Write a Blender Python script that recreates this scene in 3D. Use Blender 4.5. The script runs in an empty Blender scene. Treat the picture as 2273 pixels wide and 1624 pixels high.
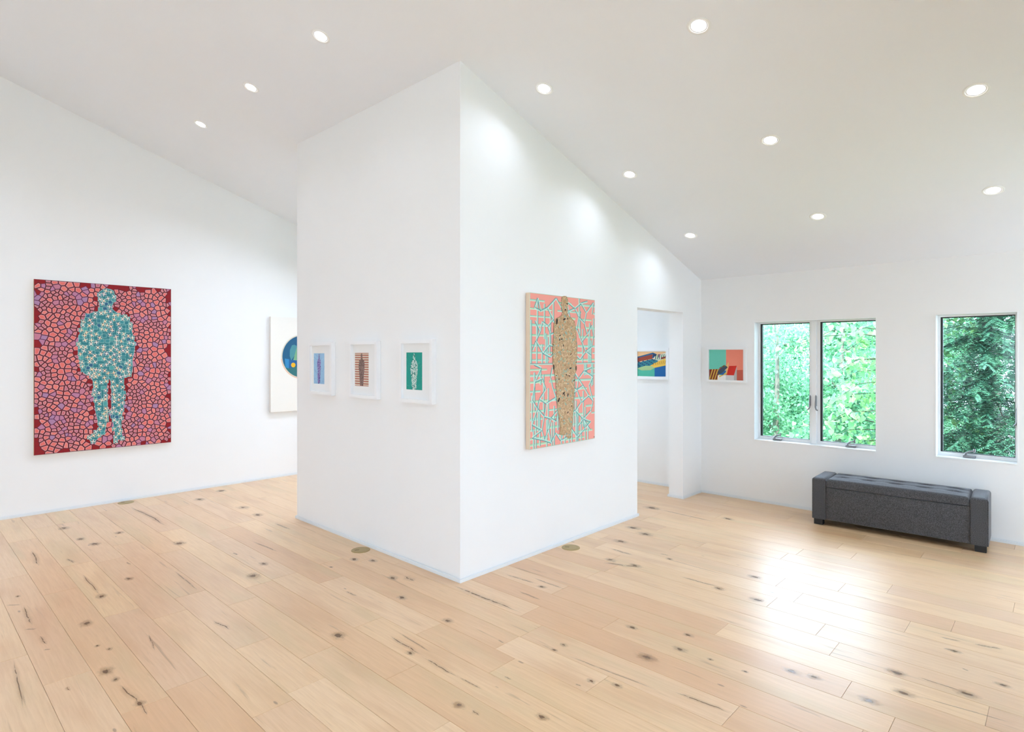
import bpy, bmesh, math, random
import numpy as np
from mathutils import Vector, Matrix

random.seed(7); rng = np.random.default_rng(7)
S = bpy.context.scene
COL = S.collection

# ---------------------------------------------------------------- camera
H, F, A, YH, CX = 1.55, 1307.16, 0.7542, 788.79, 1136.5      # eye height, focal length in px, yaw, horizon row, centre column
cam = bpy.data.objects.new('camera', bpy.data.cameras.new('camera')); COL.objects.link(cam)
cam.location = (0, 0, H); cam.rotation_euler = (math.pi/2, 0, A - math.pi/2)
cam.data.sensor_fit = 'HORIZONTAL'; cam.data.sensor_width = 36; cam.data.lens = F/2273*36
cam.data.shift_y = -(812 - YH)/2273; cam.data.clip_start = .05; cam.data.clip_end = 300
S.camera = cam

# ---------------------------------------------------------------- sky, sun, exposure
W = bpy.data.worlds.new('sky'); S.world = W; W.use_nodes = True
W.node_tree.nodes['Background'].inputs[0].default_value = (.76, .90, 1.18, 1)
W.node_tree.nodes['Background'].inputs[1].default_value = 7.6
sun = bpy.data.objects.new('sun', bpy.data.lights.new('sun', 'SUN')); COL.objects.link(sun)
sun.data.energy = 9.0; sun.data.angle = .03; sun.data.color = (1, .95, .86)
sun.rotation_euler = Vector((.52, .40, -.80)).to_track_quat('-Z', 'Y').to_euler()
DOWNLIGHT_W = 1.35
vs = S.view_settings
vs.view_transform = 'Standard'; vs.look = 'None'; vs.exposure = 0.46; vs.gamma = 1.0; vs.use_curve_mapping = False
cy = S.cycles
cy.max_bounces = 8; cy.diffuse_bounces = 5; cy.glossy_bounces = 3; cy.transmission_bounces = 3; cy.transparent_max_bounces = 12
cy.use_adaptive_sampling = True; cy.adaptive_threshold = .05
cy.sample_clamp_indirect = 6.0; cy.caustics_reflective = False; cy.caustics_refractive = False

# ---------------------------------------------------------------- measured planes (metres)
XA, YB, XW, YL = 2.690, 3.013, 6.346, 7.315        # column faces, window wall, painting wall
ZA, SL, XR = 3.5636, .317, -.5                       # ceiling height at XA, pitch, ridge
XB, YS = -4.5, -1.6                                  # unseen walls behind the camera
COLX, COLY, HDR, STUB, WT = 4.974, 5.34, 2.015, 5.905, .165
def zc(x):
    return ZA - SL*(x - XA) if x >= XR else ZA - SL*(XR - XA) - SL*(XR - x)
def ray(x, y):
    t = (x - CX)/F
    return np.array([t*math.sin(A) + math.cos(A), -t*math.cos(A) + math.sin(A), (YH - y)/F])
def onX(x, y, X): r = ray(x, y); return np.array([0, 0, H]) + r*X/r[0]
def onY(x, y, Y): r = ray(x, y); return np.array([0, 0, H]) + r*Y/r[1]
def onZ(x, y, Z): r = ray(x, y); return np.array([0, 0, H]) + r*(Z - H)/r[2]

# ---------------------------------------------------------------- helpers
def lin(h):
    h = h.lstrip('#'); c = [int(h[i:i+2], 16)/255 for i in (0, 2, 4)]
    return tuple(v/12.92 if v <= .04045 else ((v + .055)/1.055)**2.4 for v in c)
def link(o, parent=None):
    COL.objects.link(o)
    if parent is not None: o.parent = parent
    return o
def obj(name, me, m=None, parent=None):
    if isinstance(me, bmesh.types.BMesh):
        b = me; me = bpy.data.meshes.new(name); b.normal_update(); b.to_mesh(me); b.free()
    if m is not None and not me.materials: me.materials.append(m)
    return link(bpy.data.objects.new(name, me), parent)
def empty(name, loc=(0, 0, 0), rz=0, parent=None):
    o = bpy.data.objects.new(name, None); o.location = loc; o.rotation_euler = (0, 0, rz); o.empty_display_size = .1
    return link(o, parent)
def tag(o, label=None, cat=None, group=None, kind=None):
    for k, v in (('label', label), ('category', cat), ('group', group), ('kind', kind)):
        if v: o[k] = v
    return o
def box(bm, x0, x1, y0, y1, z0, z1, top=None):
    """axis-aligned box; top(x) gives a sloped top"""
    zt = (lambda x: z1) if top is None else top
    P = [(x0, y0, z0), (x1, y0, z0), (x1, y1, z0), (x0, y1, z0), (x0, y0, zt(x0)), (x1, y0, zt(x1)), (x1, y1, zt(x1)), (x0, y1, zt(x0))]
    v = [bm.verts.new(p) for p in P]
    for f in ((3, 2, 1, 0), (4, 5, 6, 7), (0, 1, 5, 4), (1, 2, 6, 5), (2, 3, 7, 6), (3, 0, 4, 7)): bm.faces.new([v[i] for i in f])
    return v
def bevel(bm, w, seg=2):
    bmesh.ops.bevel(bm, geom=list(bm.edges), offset=w, segments=seg, profile=.6, affect='EDGES')
    return bm
def boxm(*a, bv=0, seg=2, top=None):
    bm = bmesh.new(); box(bm, *a, top=top)
    if bv: bevel(bm, bv, seg)
    return bm
def smooth(o, ang=35):
    for p in o.data.polygons: p.use_smooth = True
    o.data.set_sharp_from_angle(angle=math.radians(ang)); return o
def tube(bm, pts, rad, n=6):
    pts = [Vector(p) for p in pts]; rings = []
    for i, p in enumerate(pts):
        d = (pts[min(i+1, len(pts)-1)] - pts[max(i-1, 0)]).normalized()
        u = d.orthogonal().normalized(); w = d.cross(u)
        r = rad[i] if hasattr(rad, '__len__') else rad
        rings.append([bm.verts.new(p + (u*math.cos(2*math.pi*k/n) + w*math.sin(2*math.pi*k/n))*r) for k in range(n)])
    # keep rings aligned
    for a_, b_ in zip(rings, rings[1:]):
        best = min(range(n), key=lambda s: sum((a_[k].co - b_[(k+s) % n].co).length for k in range(n)))
        b_[:] = b_[best:] + b_[:best]
        for k in range(n): bm.faces.new((a_[k], a_[(k+1) % n], b_[(k+1) % n], b_[k]))
    bm.faces.new(rings[0][::-1]); bm.faces.new(rings[-1])
def lathe(bm, prof, n=40):
    rings = [[bm.verts.new((r*math.cos(2*math.pi*k/n), r*math.sin(2*math.pi*k/n), z)) for k in range(n)] for r, z in prof]
    for a_, b_ in zip(rings, rings[1:]):
        for k in range(n): bm.faces.new((a_[k], a_[(k+1) % n], b_[(k+1) % n], b_[k]))
    return rings

# ---------------------------------------------------------------- materials
def mat(name, col=(.8, .8, .8), rough=.5, **kw):
    m = bpy.data.materials.new(name); m.use_nodes = True
    b = m.node_tree.nodes['Principled BSDF']
    b.inputs['Base Color'].default_value = (*col, 1); b.inputs['Roughness'].default_value = rough
    for k, v in kw.items(): b.inputs[k.replace('_', ' ')].default_value = v
    return m
def nd(m, t, **kw):
    n = m.node_tree.nodes.new(t)
    for k, v in kw.items(): setattr(n, k, v)
    return n
def lk(m, a_, b_): m.node_tree.links.new(a_, b_)
def math_n(m, op, a_, b_=None, c_=None, clamp=False):
    n = nd(m, 'ShaderNodeMath', operation=op, use_clamp=clamp)
    for i, v in enumerate((a_, b_, c_)):
        if v is None: continue
        if isinstance(v, (int, float)): n.inputs[i].default_value = v
        else: lk(m, v, n.inputs[i])
    return n.outputs[0]
def mixc(m, f, a_, b_, blend='MIX'):
    n = nd(m, 'ShaderNodeMix', data_type='RGBA', blend_type=blend)
    for i, v in ((0, f), (6, a_), (7, b_)):
        if isinstance(v, (int, float)): n.inputs[i].default_value = v
        elif isinstance(v, tuple): n.inputs[i].default_value = (*v, 1)
        else: lk(m, v, n.inputs[i])
    return n.outputs[2]
def maprange(m, v, a_, b_, c_=0, d_=1):
    n = nd(m, 'ShaderNodeMapRange', interpolation_type='SMOOTHSTEP')
    lk(m, v, n.inputs[0])
    for i, q in enumerate((a_, b_, c_, d_)): n.inputs[i+1].default_value = q
    return n.outputs[0]
def noise(m, vec, scale, detail=3, rough=.5, dist=0):
    n = nd(m, 'ShaderNodeTexNoise'); lk(m, vec, n.inputs['Vector'])
    n.inputs['Scale'].default_value = scale; n.inputs['Detail'].default_value = detail
    n.inputs['Roughness'].default_value = rough; n.inputs['Distortion'].default_value = dist
    return n.outputs['Fac']
def mapping(m, vec, scale):
    n = nd(m, 'ShaderNodeMapping'); lk(m, vec, n.inputs[0]); n.inputs['Scale'].default_value = scale
    return n.outputs[0]
def bump(m, h, strength, dist):
    n = nd(m, 'ShaderNodeBump'); n.inputs['Strength'].default_value = strength; n.inputs['Distance'].default_value = dist
    lk(m, h, n.inputs['Height']); lk(m, n.outputs[0], m.node_tree.nodes['Principled BSDF'].inputs['Normal'])

def wall_paint(name, col):
    m = mat(name, col, .62, Specular_IOR_Level=.25)
    tc = nd(m, 'ShaderNodeTexCoord')                                  # faint roller mottling
    n = noise(m, tc.outputs['Object'], 3, 1)
    lk(m, mixc(m, n, col, tuple(v*.985 for v in col)), m.node_tree.nodes['Principled BSDF'].inputs['Base Color'])
    return m
M_WALL = wall_paint('white_wall_paint', (.88, .88, .875))
M_CEIL = wall_paint('white_ceiling_paint', (.85, .875, .92))
M_TRIM = mat('white_trim', (.87, .88, .88), .35)
M_BASE = mat('cool_white_baseboard', (.77, .80, .82), .4)
M_FRAME = mat('white_frame', (.88, .88, .88), .3)
M_MAT = mat('white_mat_board', (.84, .84, .83), .7)
M_GASKET = mat('black_gasket', (.012, .016, .015), .5)
M_METAL = mat('grey_metal', (.26, .26, .27), .35, Metallic=.7)
M_BRASS = mat('aged_brass', (.40, .29, .12), .38, Metallic=.75)
M_SLOT = mat('dark_slot', (.05, .03, .012), .7)
M_LEG = mat('black_leg', (.008, .008, .009), .55)
M_SUB = mat('subfloor', (.16, .10, .06), .9)

def wood_plank():
    m = mat('light_oak_plank', (.7, .5, .35), .34, Specular_IOR_Level=.55, Coat_Weight=.75, Coat_Roughness=.33)
    b = m.node_tree.nodes['Principled BSDF']
    tc = nd(m, 'ShaderNodeTexCoord'); oi = nd(m, 'ShaderNodeObjectInfo')
    comb = nd(m, 'ShaderNodeCombineXYZ')
    lk(m, math_n(m, 'MULTIPLY', oi.outputs['Random'], 37.0), comb.inputs[0]); lk(m, math_n(m, 'MULTIPLY', oi.outputs['Random'], 91.0), comb.inputs[1])
    add = nd(m, 'ShaderNodeVectorMath', operation='ADD'); lk(m, tc.outputs['Object'], add.inputs[0]); lk(m, comb.outputs[0], add.inputs[1])
    v = add.outputs[0]
    fine = noise(m, mapping(m, v, (95, 5, 1)), 1, 4, .6)
    ring = nd(m, 'ShaderNodeTexWave', wave_type='BANDS', bands_direction='X', wave_profile='SAW')
    lk(m, mapping(m, v, (1, .16, 1)), ring.inputs['Vector'])
    for k, q in (('Scale', 9), ('Distortion', 7), ('Detail', 3), ('Detail Scale', 1.2)): ring.inputs[k].default_value = q
    broad = noise(m, mapping(m, v, (7, 1.3, 1)), 1, 2, .5)
    # every board its own tone
    wn = nd(m, 'ShaderNodeTexWhiteNoise', noise_dimensions='1D'); lk(m, math_n(m, 'MULTIPLY', oi.outputs['Random'], 517.3), wn.inputs['W'])
    ramp = nd(m, 'ShaderNodeValToRGB'); lk(m, wn.outputs['Value'], ramp.inputs[0])
    e = ramp.color_ramp.elements
    e[0].position = 0; e[0].color = (*lin('D9B08C'), 1); e[1].position = 1; e[1].color = (*lin('ECD0B2'), 1)
    for p, h in ((.25, 'E6C7A4'), (.45, 'E2C3A6'), (.62, 'EACBA6'), (.8, 'DDBB9D')):
        q = e.new(p); q.color = (*lin(h), 1)
    c = mixc(m, maprange(m, fine, .35, .75, 0, .30), ramp.outputs[0], lin('C9A37C'))
    c = mixc(m, math_n(m, 'MULTIPLY', ring.outputs['Fac'], .13), c, lin('B98F6A'))
    c = mixc(m, maprange(m, broad, .46, .74, 0, .50), c, lin('C99F7A'))
    c = mixc(m, maprange(m, noise(m, mapping(m, v, (5, .8, 3)), 1, 2), .52, .72, 0, .45), c, lin('C9B48E'))
    streak = maprange(m, noise(m, mapping(m, v, (30, 1.7, 1)), 1, 3, .55, .6), .63, .76, 0, .5)
    c = mixc(m, streak, c, lin('8F6E4C'))
    vo = nd(m, 'ShaderNodeTexVoronoi'); lk(m, mapping(m, v, (9, 3.2, 1)), vo.inputs['Vector']); vo.inputs['Scale'].default_value = 1
    sp = nd(m, 'ShaderNodeSeparateColor'); lk(m, vo.outputs['Color'], sp.inputs[0])
    pin = math_n(m, 'MULTIPLY', maprange(m, vo.outputs['Distance'], .035, .075, 1, 0), math_n(m, 'GREATER_THAN', sp.outputs[0], .72))
    c = mixc(m, math_n(m, 'MULTIPLY', pin, .6), c, lin('6B4B33'))
    c = mixc(m, 1.0, c, (1.0, .93, .78), 'MULTIPLY')
    lk(m, c, b.inputs['Base Color'])
    lk(m, maprange(m, fine, .3, .8, .40, .50), b.inputs['Roughness'])
    bump(m, fine, .06, .002)
    return m
M_WOOD = wood_plank()

def mark_mat(name, kind):
    """soft-edged knot or crack in the grain (uv runs -1..1 over the mark)"""
    m = bpy.data.materials.new(name); m.use_nodes = True
    b = m.node_tree.nodes['Principled BSDF']; out = m.node_tree.nodes['Material Output']
    uv = nd(m, 'ShaderNodeUVMap'); oi = nd(m, 'ShaderNodeObjectInfo')
    sep = nd(m, 'ShaderNodeSeparateXYZ'); lk(m, uv.outputs[0], sep.inputs[0])
    x, y = sep.outputs[0], sep.outputs[1]
    comb = nd(m, 'ShaderNodeCombineXYZ'); lk(m, x, comb.inputs[0]); lk(m, y, comb.inputs[1]); lk(m, math_n(m, 'MULTIPLY', oi.outputs['Random'], 60.0), comb.inputs[2])
    n1 = noise(m, comb.outputs[0], 2.2, 4, .6)
    if kind == 'knot':
        r = math_n(m, 'SQRT', math_n(m, 'ADD', math_n(m, 'MULTIPLY', x, x), math_n(m, 'MULTIPLY', y, y)))
        r = math_n(m, 'ADD', r, math_n(m, 'MULTIPLY', math_n(m, 'SUBTRACT', n1, .5), .9))
        ringw = math_n(m, 'MULTIPLY', math_n(m, 'SINE', math_n(m, 'MULTIPLY', r, 26.0)), .12)
        halo = maprange(m, r, .25, .95, .42, 0)
        core = maprange(m, r, .14, .40, .85, 0)
        al = math_n(m, 'MAXIMUM', math_n(m, 'MULTIPLY', halo, math_n(m, 'ADD', ringw, .8)), core, clamp=True)
        c = mixc(m, core, lin('A8855E'), lin('66482F'))
    else:
        wob = math_n(m, 'MULTIPLY', math_n(m, 'SUBTRACT', noise(m, mapping(m, comb.outputs[0], (1.2, 0, 1)), 1.0, 4, .55), .5), .9)
        taper = maprange(m, math_n(m, 'ABSOLUTE', x), .35, 1.0, 1, 0)
        d = math_n(m, 'DIVIDE', math_n(m, 'ABSOLUTE', math_n(m, 'ADD', y, wob)), math_n(m, 'ADD', taper, .06))
        gap = maprange(m, noise(m, mapping(m, comb.outputs[0], (4, .2, 1)), 1.6, 2), .32, .5, .25, 1)
        core = math_n(m, 'MULTIPLY', math_n(m, 'MULTIPLY', maprange(m, d, .02, .11, .85, 0), taper), gap)
        fade = maprange(m, math_n(m, 'ABSOLUTE', y), .6, 1.0, 1, 0)
        halo = math_n(m, 'MULTIPLY', math_n(m, 'MULTIPLY', maprange(m, d, .08, .6, .17, 0), taper), fade)
        al = math_n(m, 'MAXIMUM', halo, math_n(m, 'MULTIPLY', core, fade), clamp=True)
        c = mixc(m, core, lin('A8855C'), lin('6A4B31'))
    lk(m, c, b.inputs['Base Color']); b.inputs['Roughness'].default_value = .4; b.inputs['Coat Weight'].default_value = .3
    lk(m, al, b.inputs['Alpha'])
    return m
M_KNOT, M_CRACK = mark_mat('wood_knot', 'knot'), mark_mat('wood_crack', 'crack')

def paint_mat():
    m = mat('artist_paint', rough=.55, Specular_IOR_Level=.35)
    at = nd(m, 'ShaderNodeAttribute', attribute_name='paint'); tc = nd(m, 'ShaderNodeTexCoord')
    n = noise(m, tc.outputs['Object'], 220, 3)
    lk(m, mixc(m, maprange(m, n, .3, .7, 0, .12), at.outputs['Color'], (.5, .45, .42), 'MULTIPLY'), m.node_tree.nodes['Principled BSDF'].inputs['Base Color'])
    bump(m, n, .08, .001)
    return m
M_PAINT = paint_mat()
M_CANVAS = mat('raw_canvas_edge', lin('E4CDB2'), .8)
M_CANVAS_W = mat('white_canvas_edge', lin('EBE6DF'), .8)

def fabric():
    m = mat('charcoal_tweed', (.05, .05, .052), .85, Sheen_Weight=.35, Sheen_Roughness=.5)
    m.node_tree.nodes['Principled BSDF'].inputs['Sheen Tint'].default_value = (.85, .88, .95, 1)
    tc = nd(m, 'ShaderNodeTexCoord')
    n = noise(m, tc.outputs['Object'], 260, 2, .6)
    lk(m, mixc(m, maprange(m, n, .34, .66), lin('2A2A2C'), lin('5A5A5E')), m.node_tree.nodes['Principled BSDF'].inputs['Base Color'])
    bump(m, n, .5, .003)
    return m
M_FABRIC = fabric()

def glass():
    m = bpy.data.materials.new('window_glass'); m.use_nodes = True; t = m.node_tree
    t.nodes.remove(t.nodes['Principled BSDF'])
    tr = nd(m, 'ShaderNodeBsdfTransparent'); tr.inputs[0].default_value = (.93, .97, .95, 1)
    gl = nd(m, 'ShaderNodeBsdfGlossy'); gl.inputs['Roughness'].default_value = .02
    fr = nd(m, 'ShaderNodeFresnel'); fr.inputs[0].default_value = 1.2
    mx = nd(m, 'ShaderNodeMixShader'); lk(m, fr.outputs[0], mx.inputs[0]); lk(m, tr.outputs[0], mx.inputs[1]); lk(m, gl.outputs[0], mx.inputs[2])
    lk(m, mx.outputs[0], t.nodes['Material Output'].inputs[0])
    return m
M_GLASS = glass()
def emit(name, col, s):
    m = bpy.data.materials.new(name); m.use_nodes = True; t = m.node_tree
    t.nodes.remove(t.nodes['Principled BSDF'])
    e = nd(m, 'ShaderNodeEmission'); e.inputs[0].default_value = (*col, 1); e.inputs[1].default_value = s
    lk(m, e.outputs[0], t.nodes['Material Output'].inputs[0]); return m
M_LENS = emit('lit_lens', (1, .985, .96), 9); M_LENS.cycles.emission_sampling = 'NONE'
def leaf_mat(name, c1, c2, trans=.45, rough=.45):
    m = bpy.data.materials.new(name); m.use_nodes = True; t = m.node_tree
    b = t.nodes['Principled BSDF']; b.inputs['Roughness'].default_value = rough
    geo = nd(m, 'ShaderNodeNewGeometry')
    c = mixc(m, geo.outputs['Random Per Island'], c1, c2)
    oi = nd(m, 'ShaderNodeObjectInfo')
    c = mixc(m, math_n(m, 'MULTIPLY', oi.outputs['Random'], .35), c, c2)
    lk(m, c, b.inputs['Base Color'])
    tl = nd(m, 'ShaderNodeBsdfTranslucent'); lk(m, c, tl.inputs[0])
    mx = nd(m, 'ShaderNodeMixShader'); mx.inputs[0].default_value = trans
    lk(m, b.outputs[0], mx.inputs[1]); lk(m, tl.outputs[0], mx.inputs[2]); lk(m, mx.outputs[0], t.nodes['Material Output'].inputs[0])
    return m
M_LEAF = leaf_mat('fresh_leaf', lin('3F8A60'), lin('A6D086'))
M_LEAF2 = leaf_mat('forest_leaf', lin('2F7052'), lin('86BE90'))
M_NEEDLE = leaf_mat('hemlock_needle', lin('163C30'), lin('4E8264'), .15)
M_BARK = mat('grey_bark', lin('6E6A62'), .9)
M_TWIG = mat('dark_twig', lin('3A332B'), .9)
M_BOUNCE = mat('pale_bounce_ground', (.62, .61, .59), .85)
M_GRASS = mat('forest_floor', lin('5E8A55'), .95)

# ================================================================ THE SETTING
# walls with openings: segments of one solid wall
W1 = (1.285, 2.423, .648, 1.910); W2 = (.280, .838, .655, 1.914)
W4 = (-.86, -.30, .655, 1.914); W3 = (4.70, 6.80, .648, 1.910)
tp = lambda x: zc(x) + .06
bm = bmesh.new()
ops = sorted([W4, W2, W1, W3]); y = YS - .2
for (a0, a1, z0, z1) in ops:
    box(bm, XW, XW + .2, y, a0, -.06, 0, top=tp)
    box(bm, XW, XW + .2, a0, a1, -.06, z0); box(bm, XW, XW + .2, a0, a1, z1, 0, top=tp); y = a1
box(bm, XW, XW + .2, y, YL + .2, -.06, 0, top=tp)
tag(obj('wall_right', bm, M_WALL), 'white side wall with the garden windows', 'wall', kind='structure')
def gable(bm, y0, y1, xs, z0=-.06):
    for a0, a1 in zip(xs, xs[1:]): box(bm, a0, a1, y0, y1, z0, 0, top=tp)
bm = bmesh.new(); gable(bm, YL, YL + .2, [XB - .2, XR, XW])
tag(obj('wall_left', bm, M_WALL), 'long white wall behind the large red painting', 'wall', kind='structure')
bm = bmesh.new()                                                     # enclosure that juts into the room, with header and stub over the passage
box(bm, XA, COLX, YB, COLY, -.06, 0, top=tp)
box(bm, COLX, STUB, YB, YB + WT, HDR, 0, top=tp)
box(bm, STUB, XW, YB, YB + WT, -.06, 0, top=tp)
tag(obj('wall_center', bm, M_WALL), 'white walled corner jutting into the room, with passage opening', 'wall', kind='structure')
ADDED_WINDOWS = [(-1.2, 1.1), (6.3, 6.9)]; BZ = (.6, 2.2)  # unseen windows, added to brighten the room from behind
bm = bmesh.new(); y = YS - .2
for b0, b1 in ADDED_WINDOWS:
    box(bm, XB - .2, XB, y, b0, -.06, 0, top=tp); box(bm, XB - .2, XB, b0, b1, -.06, BZ[0]); box(bm, XB - .2, XB, b0, b1, BZ[1], 0, top=tp); y = b1
box(bm, XB - .2, XB, y, YL, -.06, 0, top=tp)
tag(obj('wall_back', bm, M_WALL), 'plain white wall behind the camera', 'wall', kind='structure')
ADDED_DOORS = [(-4.2, -2.1), (-.9, .7), (4.9, 6.1)]; DZ = 2.45  # unseen glazed doors, added so daylight fills the room
bm = bmesh.new(); x = XB
for d0, d1 in ADDED_DOORS:
    gable(bm, YS - .2, YS, [x, XR, d0] if x < XR < d0 else [x, d0]); gable(bm, YS - .2, YS, [d0, XR, d1] if d0 < XR < d1 else [d0, d1], DZ); x = d1
gable(bm, YS - .2, YS, [x, XW])
tag(obj('wall_front', bm, M_WALL), 'white end wall out of view, with tall glazed doors added for daylight', 'wall', kind='structure')
bm = bmesh.new()
prof = [(XB - .45, zc(XB - .45)), (XR, zc(XR)), (XW + .25, zc(XW + .25))]
lo = [[bm.verts.new((x, yy, z)) for x, z in prof] for yy in (YS - .45, YL + .45)]
hi = [[bm.verts.new((x, yy, z + .32)) for x, z in prof] for yy in (YS - .45, YL + .45)]
for i in (0, 1):
    bm.faces.new((lo[0][i], lo[1][i], lo[1][i+1], lo[0][i+1])); bm.faces.new((hi[0][i+1], hi[1][i+1], hi[1][i], hi[0][i]))
    for k in (0, 1): bm.faces.new((lo[k][i], lo[k][i+1], hi[k][i+1], hi[k][i]))
for i in (0, 2): bm.faces.new((lo[0][i], hi[0][i], hi[1][i], lo[1][i]))
bmesh.ops.recalc_face_normals(bm, faces=list(bm.faces))
tag(obj('ceiling', bm, M_CEIL), 'sloping white ceiling falling towards the window wall', 'ceiling', kind='structure')

# baseboards: low white strip with an eased top
def skirt(name, label, runs):
    t = None
    bm = bmesh.new()
    for (x0, x1, y0, y1) in runs: box(bm, x0, x1, y0, y1, 0.0005, .029)
    bmesh.ops.bevel(bm, geom=[e for e in bm.edges if all(v.co.z > .02 for v in e.verts)], offset=.006, segments=2, affect='EDGES')
    return tag(obj(name, bm, M_BASE), label, 'baseboard', kind='structure')
B = .013
skirt('baseboard_left', 'low white baseboard under the large red painting', [(XB, XW, YL - B, YL)])
skirt('baseboard_right', 'low white baseboard along the window wall', [(XW - B, XW, YS, YB - B), (XW - B, XW, YB + WT + B, YL - B)])
skirt('baseboard_center', 'low white baseboard round the jutting corner walls', [
    (XA - B, XA, YB - B, COLY + B), (XA, COLX + B, YB - B, YB), (COLX, COLX + B, YB, COLY + B), (XA, COLX, COLY, COLY + B),
    (STUB - B, XW - B, YB - B, YB), (STUB - B, STUB, YB, YB + WT + B), (STUB, XW - B, YB + WT, YB + WT + B)])

# ---------------------------------------------------------------- floor of separate boards
floor = tag(obj('floor', boxm(XB - .1, XW + .1, YS - .1, YL + .1, -.12, -.016), M_SUB), 'light oak plank floor with dark knots and cracks', 'floor', kind='structure')
PW, P0 = .1890, .507
joints = {}
JP = [((0, 1287), (63, 1274.6)), ((97, 1320), (172, 1304)), ((97, 1521), (195, 1489)), ((0, 1468), (55, 1456)), ((269, 1584), (373, 1547)), ((347, 1371), (408, 1355)),
      ((391, 1326), (449, 1312)), ((500, 1344), (567, 1326)), ((521, 1442), (595, 1415)), ((663, 1463), (734, 1436)), ((637, 1539), (718, 1504)), ((707, 1252), (753, 1241)),
      ((788, 1391), (837, 1375)), ((918, 1410), (975, 1385)), ((853, 1509), (925, 1475)), ((1084, 1493), (1140, 1463)), ((1154, 1366), (1193, 1350)), ((1098, 1440), (1140, 1418)),
      ((1298, 1538), (1323, 1519)), ((1330, 1398), (1369, 1375)), ((952, 1624), (997, 1604)), ((1601, 1611), (1640, 1568)), ((1867, 1547), (1892, 1511)), ((1841, 1453), (1863, 1426)),
      ((1762, 1335), (1781, 1317)), ((1721, 1301), (1740, 1285)), ((1860, 1311), (1878, 1294)), ((1968, 1314), (1983, 1297)), ((2008, 1402), (2021, 1378)), ((2111, 1400), (2121, 1375)), ((1586, 1408), (1614, 1385))]
for p, q in JP:
    g = onZ((p[0]+q[0])/2, (p[1]+q[1])/2, 0)
    joints.setdefault(math.floor((g[0] - P0)/PW), []).append(g[1])
def proj(x, y, z=0):
    r = x*math.sin(A) - y*math.cos(A); f = x*math.cos(A) + y*math.sin(A)
    return (None if f < .2 else (CX + F*r/f, YH - F*(z - H)/f))
def hidden(x, y):
    """floor point behind the jutting corner"""
    for t in np.linspace(.3, .985, 40):
        if XA < x*t < COLX and YB < y*t < COLY: return True
    return False
def visible(x0, x1, y0, y1):
    for yy in np.arange(y0 + .03, y1, .12):
        for xx in (x0 + .02, x1 - .02):
            p = proj(xx, yy)
            if p and -30 < p[0] < 2303 and 900 < p[1] < 1660 and not hidden(xx, yy): return True
    return False
def plank_geo(bm, x0, x1, y0, y1, ox=0, oy=0):
    g, c = .0005, .0011
    a0, a1, b0, b1 = x0 + g - ox, x1 - g - ox, y0 + g - oy, y1 - g - oy
    lo_ = [bm.verts.new(p) for p in ((a0, b0, -.0158), (a1, b0, -.0158), (a1, b1, -.0158), (a0, b1, -.0158))]
    md = [bm.verts.new(p) for p in ((a0, b0, -c), (a1, b0, -c), (a1, b1, -c), (a0, b1, -c))]
    up = [bm.verts.new(p) for p in ((a0+c, b0+c, 0), (a1-c, b0+c, 0), (a1-c, b1-c, 0), (a0+c, b1-c, 0))]
    for l, u in ((lo_, md), (md, up)):
        for k in range(4): bm.faces.new((l[k], l[(k+1) % 4], u[(k+1) % 4], u[k]))
    bm.faces.new(up)
PLANKS = []; stuff = bmesh.new(); pr = random.Random(3)
for i in range(math.floor((XB - P0)/PW), math.ceil((XW - P0)/PW)):
    x0 = max(P0 + i*PW, XB); x1 = min(P0 + (i+1)*PW, XW)
    if x1 - x0 < .01: continue
    inside = x0 > XA and x1 < COLX
    known = sorted(joints.get(i, []))
    cuts = [YS]; y = YS + pr.uniform(.3, 1.6)
    anchors = known or [pr.uniform(1, 3)]
    pts = list(anchors); lo_y = anchors[0]
    while lo_y > YS: lo_y -= pr.uniform(1.05, 1.9); pts.append(lo_y)
    for a0, a1 in zip(anchors, anchors[1:]):
        n = int((a1 - a0)//2.0)
        for k in range(n): pts.append(a0 + (a1-a0)*(k+1)/(n+1))
    hi_y = anchors[-1]
    while hi_y < YL: hi_y += pr.uniform(1.05, 1.9); pts.append(hi_y)
    pts = sorted(p for p in pts if YS + .25 < p < YL - .25)
    segs = [YS] + pts + [YL]
    for y0, y1 in zip(segs, segs[1:]):
        for (b0, b1) in ([(y0, min(y1, YB)), (max(y0, COLY), y1)] if inside else [(y0, y1)]):
            if b1 - b0 < .02: continue
            if visible(x0, x1, b0, b1):
                ox, oy = (x0+x1)/2, (b0+b1)/2
                bm = bmesh.new(); plank_geo(bm, x0, x1, b0, b1, ox, oy)
                o = obj('plank', bm, M_WOOD, floor); o.location = (ox, oy, 0)
                PLANKS.append((x0, x1, b0, b1, o))
            else: plank_geo(stuff, x0, x1, b0, b1)
tag(obj('plank_field', stuff, M_WOOD, floor), kind='stuff')
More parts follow.
